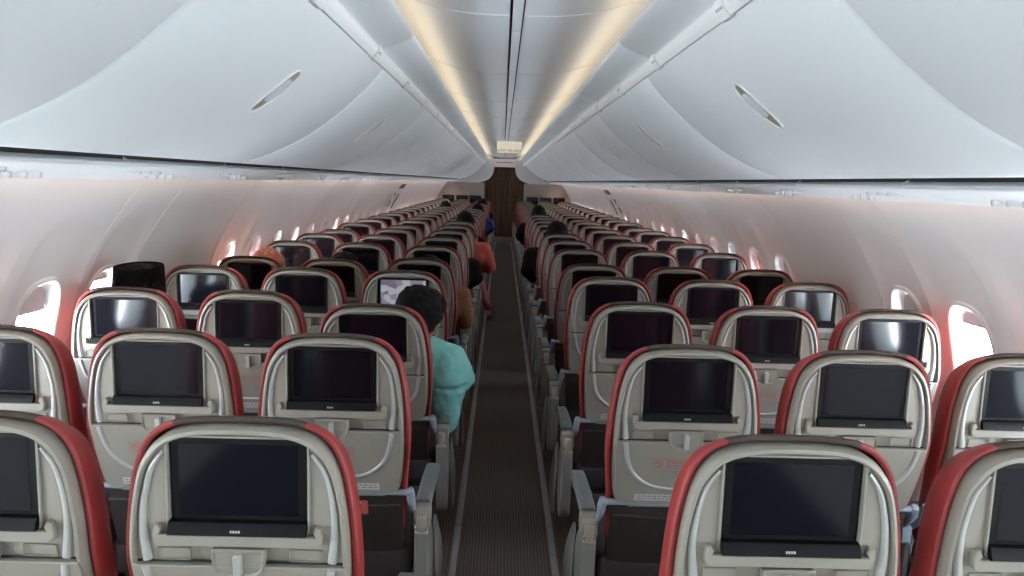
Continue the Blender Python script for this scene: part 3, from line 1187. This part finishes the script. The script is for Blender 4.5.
    for sg, nm in ((-1, 'shl'), (1, 'shr')):
        bb = MB()
        bb.loft([[(sg*(.020+flare(z)), y_, z) for y_, z in inset(pr, .006)], [(sg*(.022+flare(z)), y_, z) for y_, z in pr], [(sg*(.026+flare(z)), y_, z) for y_, z in pr], [(sg*(.028+flare(z)), y_, z) for y_, z in inset(pr, .006)]])
        out[nm] = bb.mesh('side_shroud', M['fairing'], 40)
    bb = MB()
    bb.box((0, .215, .470), (.020, .11, .10), .02)
    out['redside'] = bb.mesh('side_panel', M['red'], 40)
    return out


SM = make_seat_meshes()
BACK = [('back_shell', 'shell'), ('cover', 'cover'), ('headrest_crown', 'crown'), ('screen', 'bezel'), ('silver_band', 'band0'), ('silver_band', 'band1'), ('tray_table', 'tray'), ('screen_ledge', 'ledge'), ('screen_surround', 'surround'), ('literature_pocket', 'pocket'), ('tray_rod', 'rod')]


def make_seat(x, y, side, col, row, recline, label, group, lit=False):
    t = empty('airline_seat', (x, y, 0))
    tag(t, label, 'airplane seat', group)
    sg = -1 if side == 'left' else 1          # which side of the aisle; the aisle lies at -sg
    parts = {}

    def back(name, key, parent=None):
        o = link(name, SM[key])
        if parent:
            o.parent = parent
        else:
            o.parent = t
            o.location = PIV
            o.rotation_euler = (recline, 0, 0)
        return o
    near = row <= 8
    mid = row <= 14
    for nm, key in BACK:
        if not mid and key in ('ledge', 'surround', 'rod'):
            continue
        parts[key] = back(nm, key)
    d = back('display', 'glass', parts['bezel'])
    if lit:
        d.data = d.data.copy()
        d.data.materials[0] = M['map']
    back('control_bar', 'bar', parts['bezel'])
    if row <= 10:
        back('tray_gap', 'groove', parts['tray'])
    if mid:
        back('tray_arm', 'arml')
        back('tray_arm', 'armr')
        back('tray_band', 'tband0', parts['tray'])
        back('tray_band', 'tband1', parts['tray'])
        back('latch_recess', 'recess')
        back('tray_latch', 'latch', parts['tray'])
    if near:
        back('finger_pads', 'pads', parts['shell'])
        back('maker_mark', 'logo', parts['bezel'])
        back('red_notice', 'notice', parts['tray'])
        back('grey_lettering', 'print', parts['tray'])
        st = back('data_strip', 'strip', parts['tray'])
        back('strip_lettering', 'stripprint', parts['tray'])
    link('cushion', SM['cushion'], t)
    link('seat_beam', SM['beam'], t)
    if mid:
        for dx in ((-.12, .12) if col != 1 else (0.0,)):
            link('leg', SM['legr'], t, (dx, 0, 0))
            link('leg', SM['legf'], t, (dx, 0, 0))
    else:
        link('leg', SM['legr'], t)
        link('leg', SM['legf'], t)
    ax = -sg*(0.252 if col == 0 else 0.2475)
    if col == 0:
        a = link('armrest', SM['pad'], t, (ax, 0, 0))
        h = link('arm_hinge', SM['hinge'], t, (ax, 0, 0))
        link('hinge_cap', SM['cap'], h)
        link('end_fairing', SM['fairing'], t, (ax, 0, 0))
        link('side_shroud', SM['shl' if sg > 0 else 'shr'], t, (ax, 0, 0))
        link('side_panel', SM['redside'], t, (ax, 0, 0))
    else:
        link('armrest', SM['padn'], t, (ax, 0, 0))
        link('arm_hinge', SM['hingen'], t, (ax, 0, 0))
        link('arm_support', SM['fairn'], t, (ax, 0, 0))
    return t


COLN = ['aisle', 'middle', 'window']
RECL = {('left', 0, 3): 9, ('left', 0, 5): 5, ('left', 1, 5): 10, ('left', 2, 5): 9, ('right', 0, 5): 6, ('right', 1, 5): 7, ('right', 2, 5): 7, ('left', 1, 1): 0, ('left', 2, 2): 0,
        ('left', 0, 6): 3, ('left', 2, 8): 6, ('right', 2, 10): 6, ('right', 1, 12): 5, ('left', 1, 9): 5}
NOTE = {('left', 0, 4): 'with a lit map on its screen', ('left', 0, 3): 'reclined behind the teal shirt'}
XA, SX, PITCHY = 0.509, 0.495, 0.787


def seat_xy(side, col, row):
    sg = -1 if side == 'left' else 1
    return sg*(1.480 if col == 2 else XA+SX*col), (1.357 if side == 'left' else 1.321)+PITCHY*(row-1)


for side in ('left', 'right'):
    for row in range(1, 24):
        for col in range(3):
            if row == 1 and col == 2:
                continue
            x, y = seat_xy(side, col, row)
            rc = RECL.get((side, col, row), 0)
            lab = 'red and beige %s%s seat, %s row from the camera, %s of aisle' % ('reclined ' if rc >= 5 else '', COLN[col], ORD[row-1], side)
            if (side, col, row) == ('left', 0, 4):
                lab = 'red and beige aisle seat with a lit map on its screen, fourth row, left'
            make_seat(x, y, side, col, row, math.radians(rc+random.Random(row*7+col+(3 if side == 'left' else 0)).uniform(-.5, .5)), lab, 'airplane seats on the %s of the aisle' % side, (side, col, row) == ('left', 0, 4))

# cards tucked in two of the literature pockets
for side, col, row, lab, m in (('right', 0, 2, 'white and pink card in the pocket of the second right aisle seat', 'label'), ('left', 0, 2, 'red card in the pocket of the second left aisle seat', 'redprint')):
    x, y = seat_xy(side, col, row)
    t = empty('safety_card', (x+0.05, y, 0))
    tag(t, lab, 'card')
    bb = MB()
    o_ = rrect(-.045, .576, .045, .625, .004, 3)
    bb.loft([[B(u, s, .004)+PIV for u, s in o_], [B(u, s, .006)+PIV for u, s in o_]])
    c = bb.build('card', M[m], t)
    bb = MB()
    for k in range(3):
        bb.add([B(u, s, .0065)+PIV for u, s in ((-.038, .580+.008*k), (.025-.02*k, .580+.008*k), (.025-.02*k, .584+.008*k), (-.038, .584+.008*k))], [(0, 1, 2, 3)])
    bb.build('printed_lines', M['redprint' if m == 'label' else 'label'], c)

# ------------------------------------------------------------------ people (coordinates relative to their seat: x right, y forward, z up)
from mathutils import noise as mnoise


def blob_mesh(name, chains, m, voxel, wrinkle=0.0, wscale=18, keep=None):
    """fuse tapered limbs and balls into one continuous surface"""
    b = MB()
    for ch in chains:
        pts = [Vector(p[:3]) for p in ch]
        rad = [p[3] for p in ch]
        P, Rr = [], []
        for i in range(len(pts)):
            if i:
                n = max(2, int((pts[i]-pts[i-1]).length/(0.5*min(rad[i], rad[i-1])))+1)
                for k in range(1, n):
                    P.append(pts[i-1].lerp(pts[i], k/n))
                    Rr.append(lerp(rad[i-1], rad[i], sstep(0, 1, k/n)))
            P.append(pts[i])
            Rr.append(rad[i])
        d0 = (P[1]-P[0]).normalized()
        d1 = (P[-1]-P[-2]).normalized()
        pre = [(P[0]-d0*Rr[0]*math.sin(a), Rr[0]*math.cos(a)) for a in (1.45, 1.1, .75, .35)]
        post = [(P[-1]+d1*Rr[-1]*math.sin(a), Rr[-1]*math.cos(a)) for a in (.35, .75, 1.1, 1.45)]
        allp = pre+list(zip(P, Rr))+post
        b.tube([p for p, _ in allp], [q for _, q in allp], 14)
    me = b.mesh(name, m, 0)
    tmp = bpy.data.objects.new(name+'_raw', me)
    C.objects.link(tmp)
    md = tmp.modifiers.new('fuse', 'REMESH')
    md.mode = 'VOXEL'
    md.voxel_size = voxel
    md.use_smooth_shade = True
    sm = tmp.modifiers.new('smooth', 'SMOOTH')
    sm.iterations = 4
    sm.factor = 0.5
    dg = bpy.context.evaluated_depsgraph_get()
    out = bpy.data.meshes.new_from_object(tmp.evaluated_get(dg))
    bpy.data.objects.remove(tmp)
    if wrinkle:
        for v in out.vertices:
            q = v.co*wscale
            d = mnoise.noise(q)+0.5*mnoise.noise(Vector((q.x*2.2+q.z, q.y*2, q.z*0.8)))
            v.co += v.normal*d*wrinkle
    out.materials.clear()
    out.materials.append(m)
    out.shade_smooth()
    out.name = name
    return out


def person(side, col, row, label, top, hair='short', hc=(0.0, 0.12, 1.12), yaw=0.0, pitch=0.25, tilt=0.0, arm=None, larm=None, foot=None, sleeve='long', hat=None, fine=False, chest=None, slump=0.0, trouser='trousers'):
    sx_, sy_ = seat_xy(side, col, row)
    sx_ = (-1 if side == 'left' else 1)*(.53+.4865*col)
    t = empty('person', (sx_, sy_+.09, 0))
    tag(t, label, 'person', 'seated passengers')
    vx = 0.007 if fine else (0.011 if row <= 5 else 0.016)
    H = Vector(hc)
    Rm = Matrix.Rotation(tilt, 3, 'Y') @ Matrix.Rotation(-yaw, 3, 'Z') @ Matrix.Rotation(-pitch, 3, 'X')

    def hp(x, y, z, r):
        q = H+Rm @ Vector((x, y, z))
        return (q.x, q.y, q.z, r)
    nb = H+Rm @ Vector((0, -.015, -.09))
    ch = Vector(chest) if chest else Vector((H.x*.75, .235, .84))
    nk = Vector((lerp(ch.x, H.x, .7), .16, lerp(ch.z, H.z, .62)))
    pel = Vector((H.x*.12, .31, .525))
    mid = pel.lerp(ch, .5)+Vector((0, -.01, 0))
    shl = ch+Vector((-.165, -.01, .075))
    shr = ch+Vector((.165, -.01, .075))
    shl.z += slump*.4
    shr.z -= slump
    default_r = [(shr.x+.05, .30, .66), (min(.17, shr.x), .50, .66)]
    default_l = [(shl.x-.03, .30, .66), (max(-.17, shl.x), .50, .66)]
    ar = arm or default_r
    al = larm or default_l
    body = [
        [hp(0, .008, .018, .088), hp(0, -.022, .022, .090)],                       # skull
        [hp(0, .040, -.055, .058), hp(0, .060, -.085, .036)],                       # jaw and chin
        [hp(0, .085, .005, .020), hp(0, .112, -.028, .013)],                       # nose
        [hp(-.018, .090, -.062, .012), hp(.018, .090, -.062, .012)],               # mouth
        [hp(-.086, -.004, .005, .013), hp(-.092, -.012, -.022, .013), hp(-.084, -.002, -.045, .009)],
        [hp(.086, -.004, .005, .013), hp(.092, -.012, -.022, .013), hp(.084, -.002, -.045, .009)],
        [(nb.x, nb.y, nb.z, .056), (nk.x, nk.y, nk.z, .058), (ch.x, ch.y-.02, ch.z+.07, .07)],
        [(ch.x-.08, ch.y, ch.z, .10), (ch.x+.08, ch.y, ch.z, .10)],
        [(ch.x, ch.y, ch.z, .12), (mid.x, mid.y, mid.z, .115), (pel.x, pel.y, pel.z, .115)],
    ]
    hands = []
    for sg, sh, pth in ((-1, shl, al), (1, shr, ar)):
        e_, w_ = Vector(pth[0]), Vector(pth[1])
        body.append([(sh.x, sh.y, sh.z, .055), (e_.x, e_.y, e_.z, .042), (w_.x, w_.y, w_.z, .027)])
        d = (w_-e_).normalized()
        sd = d.cross(Vector((0, 0, 1))).normalized()
        dn_ = sd.cross(d)
        if dn_.z > 0:
            dn_ = -dn_
        pm = w_+d*.075
        body.append([(w_.x, w_.y, w_.z, .026), (pm.x, pm.y, pm.z, .030)])
        for q, (off, ln) in enumerate(((-.030, .060), (-.010, .072), (.010, .068), (.028, .052))):
            a0 = pm+sd*off
            a1 = a0+d*ln*.5+dn_*.006
            a2 = a1+d*ln*.42+dn_*.024
            body.append([(a0.x, a0.y, a0.z, .0095), (a1.x, a1.y, a1.z, .009), (a2.x, a2.y, a2.z, .0075)])
        th = w_+d*.03-sd*sg*.026
        t1 = th+d*.035-sd*sg*.028+dn_*.01
        body.append([(th.x, th.y, th.z, .012), (t1.x, t1.y, t1.z, .009)])
    legs = []
    for sg in (-1, 1):
        hip = pel+Vector((sg*.085, .02, -.005))
        kn = Vector((sg*.12, .66, .52))
        an = Vector((sg*.11, .70 if row != 1 else .6, .11))
        if foot and sg == (1 if foot[0] > 0 else -1):
            an = Vector(foot)+Vector((0, -.04, .07))
            kn = Vector((lerp(hip.x, an.x, .55), .64, .50))
        toe = an+Vector((.02*sg, .15, -.065))
        legs.append((hip, kn, an, toe))
        body.append([(hip.x, hip.y, hip.z, .085), (kn.x, kn.y, kn.z, .056), (an.x, an.y, an.z, .036)])
        body.append([(an.x, an.y-.02, an.z-.06, .036), (an.x+.01*sg, an.y+.08, an.z-.066, .036), (toe.x, toe.y, toe.z-.005, .028)])
    bo = link('body', blob_mesh('body', body, M['skin'], vx), t)
    bo.name = 'body'
    # shirt: torso and sleeves
    cloth = [
        [(ch.x-.085, ch.y, ch.z+.005, .112), (ch.x+.085, ch.y, ch.z+.005, .112)],
        [(ch.x, ch.y, ch.z, .136), (mid.x, mid.y, mid.z, .138), (pel.x, pel.y, pel.z+.02, .132)],
        [(shl.x, shl.y, shl.z, .066), (nk.x, nk.y+.01, ch.z+.10, .066), (shr.x, shr.y, shr.z, .066)],
    ]
    for sh, pth in ((shl, al), (shr, ar)):
        e_, w_ = Vector(pth[0]), Vector(pth[1])
        if sleeve == 'short':
            q = sh.lerp(e_, .72)
            cloth.append([(sh.x, sh.y, sh.z, .068), (q.x, q.y, q.z, .064)])
        else:
            q = e_.lerp(w_, .88)
            cloth.append([(sh.x, sh.y, sh.z, .069), (e_.x, e_.y, e_.z, .058), (q.x, q.y, q.z, .042)])
    if fine:
        # loose shirt hanging over the armrest side
        cloth.append([(ch.x+.13, .20, ch.z+.02, .085), (ch.x+.155, .20, .74, .080), (ch.x+.145, .205, .66, .066), (ch.x+.150, .205, .56, .050)])
    link('shirt', blob_mesh('shirt', cloth, M[top], vx*1.15, .010 if fine else .005, 14), t)
    tr = []
    for hip, kn, an, toe in legs:
        a2 = kn.lerp(an, .9)
        tr.append([(pel.x, pel.y, pel.z, .12), (hip.x, hip.y, hip.z, .098), (kn.x, kn.y, kn.z, .070), (a2.x, a2.y, a2.z, .052)])
    link('trousers', blob_mesh('trousers', tr, M[trouser], .016, .003, 14), t)
    for hip, kn, an, toe in legs:
        if foot:
            continue
        link('shoe', blob_mesh('shoe', [[(an.x, an.y-.02, an.z-.055, .044), (an.x, an.y+.09, an.z-.062, .043), (toe.x, toe.y+.01, toe.z, .035)]], M['blackcloth'], .014), t)
    # eyes
    for sg in (-1, 1):
        e3 = MB()
        q = H+Rm @ Vector((sg*.032, .079, .012))
        e3.tube([q+Rm @ Vector((0, y_, 0)) for y_ in (-.011, -.007, 0, .007, .011)], [.002, .009, .0115, .009, .002], 10)
        e3.build('eye', M['eye'], t)
    # hair
    if hair == 'short':
        hr = [
            [hp(0, .022, .045, .088), hp(0, -.028, .038, .097)],
            [hp(-.050, -.02, .012, .058), hp(-.045, -.045, -.030, .050)],
            [hp(.050, -.02, .012, .058), hp(.045, -.045, -.030, .050)],
            [hp(0, -.050, .0, .066), hp(0, -.058, -.055, .048)],
            [hp(-.04, .055, .075, .035), hp(.04, .055, .075, .035)],
        ]
        link('hair', blob_mesh('hair', hr, M['hair'], .007 if fine else .011, .007, 45), t)
    elif hair == 'scarf':
        hr = [
            [hp(0, .03, .035, .095), hp(0, -.035, .03, .104)],
            [hp(0, -.05, -.02, .095), hp(0, -.05, -.12, .085)],
            [hp(-.055, .02, -.05, .055), hp(0, .03, -.13, .06), hp(.055, .02, -.05, .055)],
            [hp(0, -.03, -.13, .09), (ch.x, ch.y-.03, ch.z+.06, .15)],
        ]
        link('headscarf', blob_mesh('headscarf', hr, M['scarf'], .011, .004, 30), t)
    if hat:
        # tall oval cap
        bb = MB()
        rings = []
        for z_, k in ((.010, 1.0), (.012, 1.02), (.085, .99), (.118, .965), (.124, .945), (.118, .90), (.112, .5), (.111, .05)):
            rings.append([H+Rm @ Vector((.096*k*math.cos(a), -.012+.112*k*math.sin(a), z_+.012*math.sin(a))) for a in [2*PI*q/40 for q in range(40)]])
        bb.loft(rings)
        bb.build('cap', M['velvet'], t, smooth=40)
    return t


person('left', 0, 3, 'black-haired person in a loose teal shirt leaning into the aisle, third row left', 'teal', hc=(.165, .12, 1.035), yaw=.45, pitch=.22, tilt=.12, arm=[(.345, .24, .745), (.21, .44, .66)], fine=True, chest=(.135, .235, .80), slump=.05)
person('left', 2, 3, 'person in a black oval cap by the window, third row left', 'blackcloth', hc=(-.012, .13, 1.092), pitch=.05, hat=True)
person('left', 2, 5, 'person in a patterned orange headscarf by the window, fifth row left', 'brownknit', hair='scarf', hc=(.042, .12, 1.022), pitch=.2)
person('left', 1, 5, 'black-haired person in the reclined middle seat, fifth row left', 'blackcloth', hc=(.020, .10, 1.015), pitch=.1)
person('left', 0, 5, 'person with a brown knitted sleeve on the armrest, fifth row left', 'brownknit', hc=(.05, .16, 1.00), pitch=.4, arm=[(.285, .24, .715), (.20, .48, .66)], chest=(.08, .24, .80))
person('left', 0, 7, 'person with a black sleeve over the armrest, seventh row left', 'blackcloth', hc=(.04, .16, 1.00), pitch=.3, arm=[(.30, .26, .79), (.20, .46, .68)], chest=(.09, .24, .82))
person('left', 0, 9, 'person in a coral top leaning into the aisle with a bare foot out, ninth row', 'orange', hc=(.13, .14, 1.01), pitch=.4, sleeve='long', arm=[(.40, .26, .70), (.24, .46, .66)], foot=(.365, 1.17, .045), chest=(.16, .235, .83), trouser='pinkcloth')
person('left', 0, 10, 'black-haired person whose head rises above the aisle seat, tenth row left', 'blackcloth', hc=(.085, .12, 1.125), pitch=.1)
person('left', 0, 15, 'person in a navy top with an elbow in the aisle, fifteenth row left', 'navy', hc=(.10, .12, 1.10), pitch=.1, arm=[(.335, .26, .83), (.22, .46, .70)], chest=(.12, .235, .86))
person('left', 0, 19, 'dark-haired person near the curtain, aisle seat of the nineteenth row left', 'blackcloth', hc=(.09, .12, 1.12), pitch=.1)
person('left', 1, 16, 'dark-haired person in the middle seat of the sixteenth row left', 'blackcloth', hc=(.0, .12, 1.11), pitch=.1)
person('right', 0, 8, 'black-haired person in black with an arm in the aisle, eighth row right', 'blackcloth', hc=(-.06, .12, 1.125), pitch=.1, larm=[(-.325, .24, .78), (-.24, .46, .66)], chest=(-.12, .235, .86))
person('right', 0, 13, 'black-haired person leaning to the aisle, thirteenth row right', 'blackcloth', hc=(-.045, .12, 1.15), pitch=.1, larm=[(-.315, .24, .84), (-.22, .46, .70)], chest=(-.09, .235, .88))
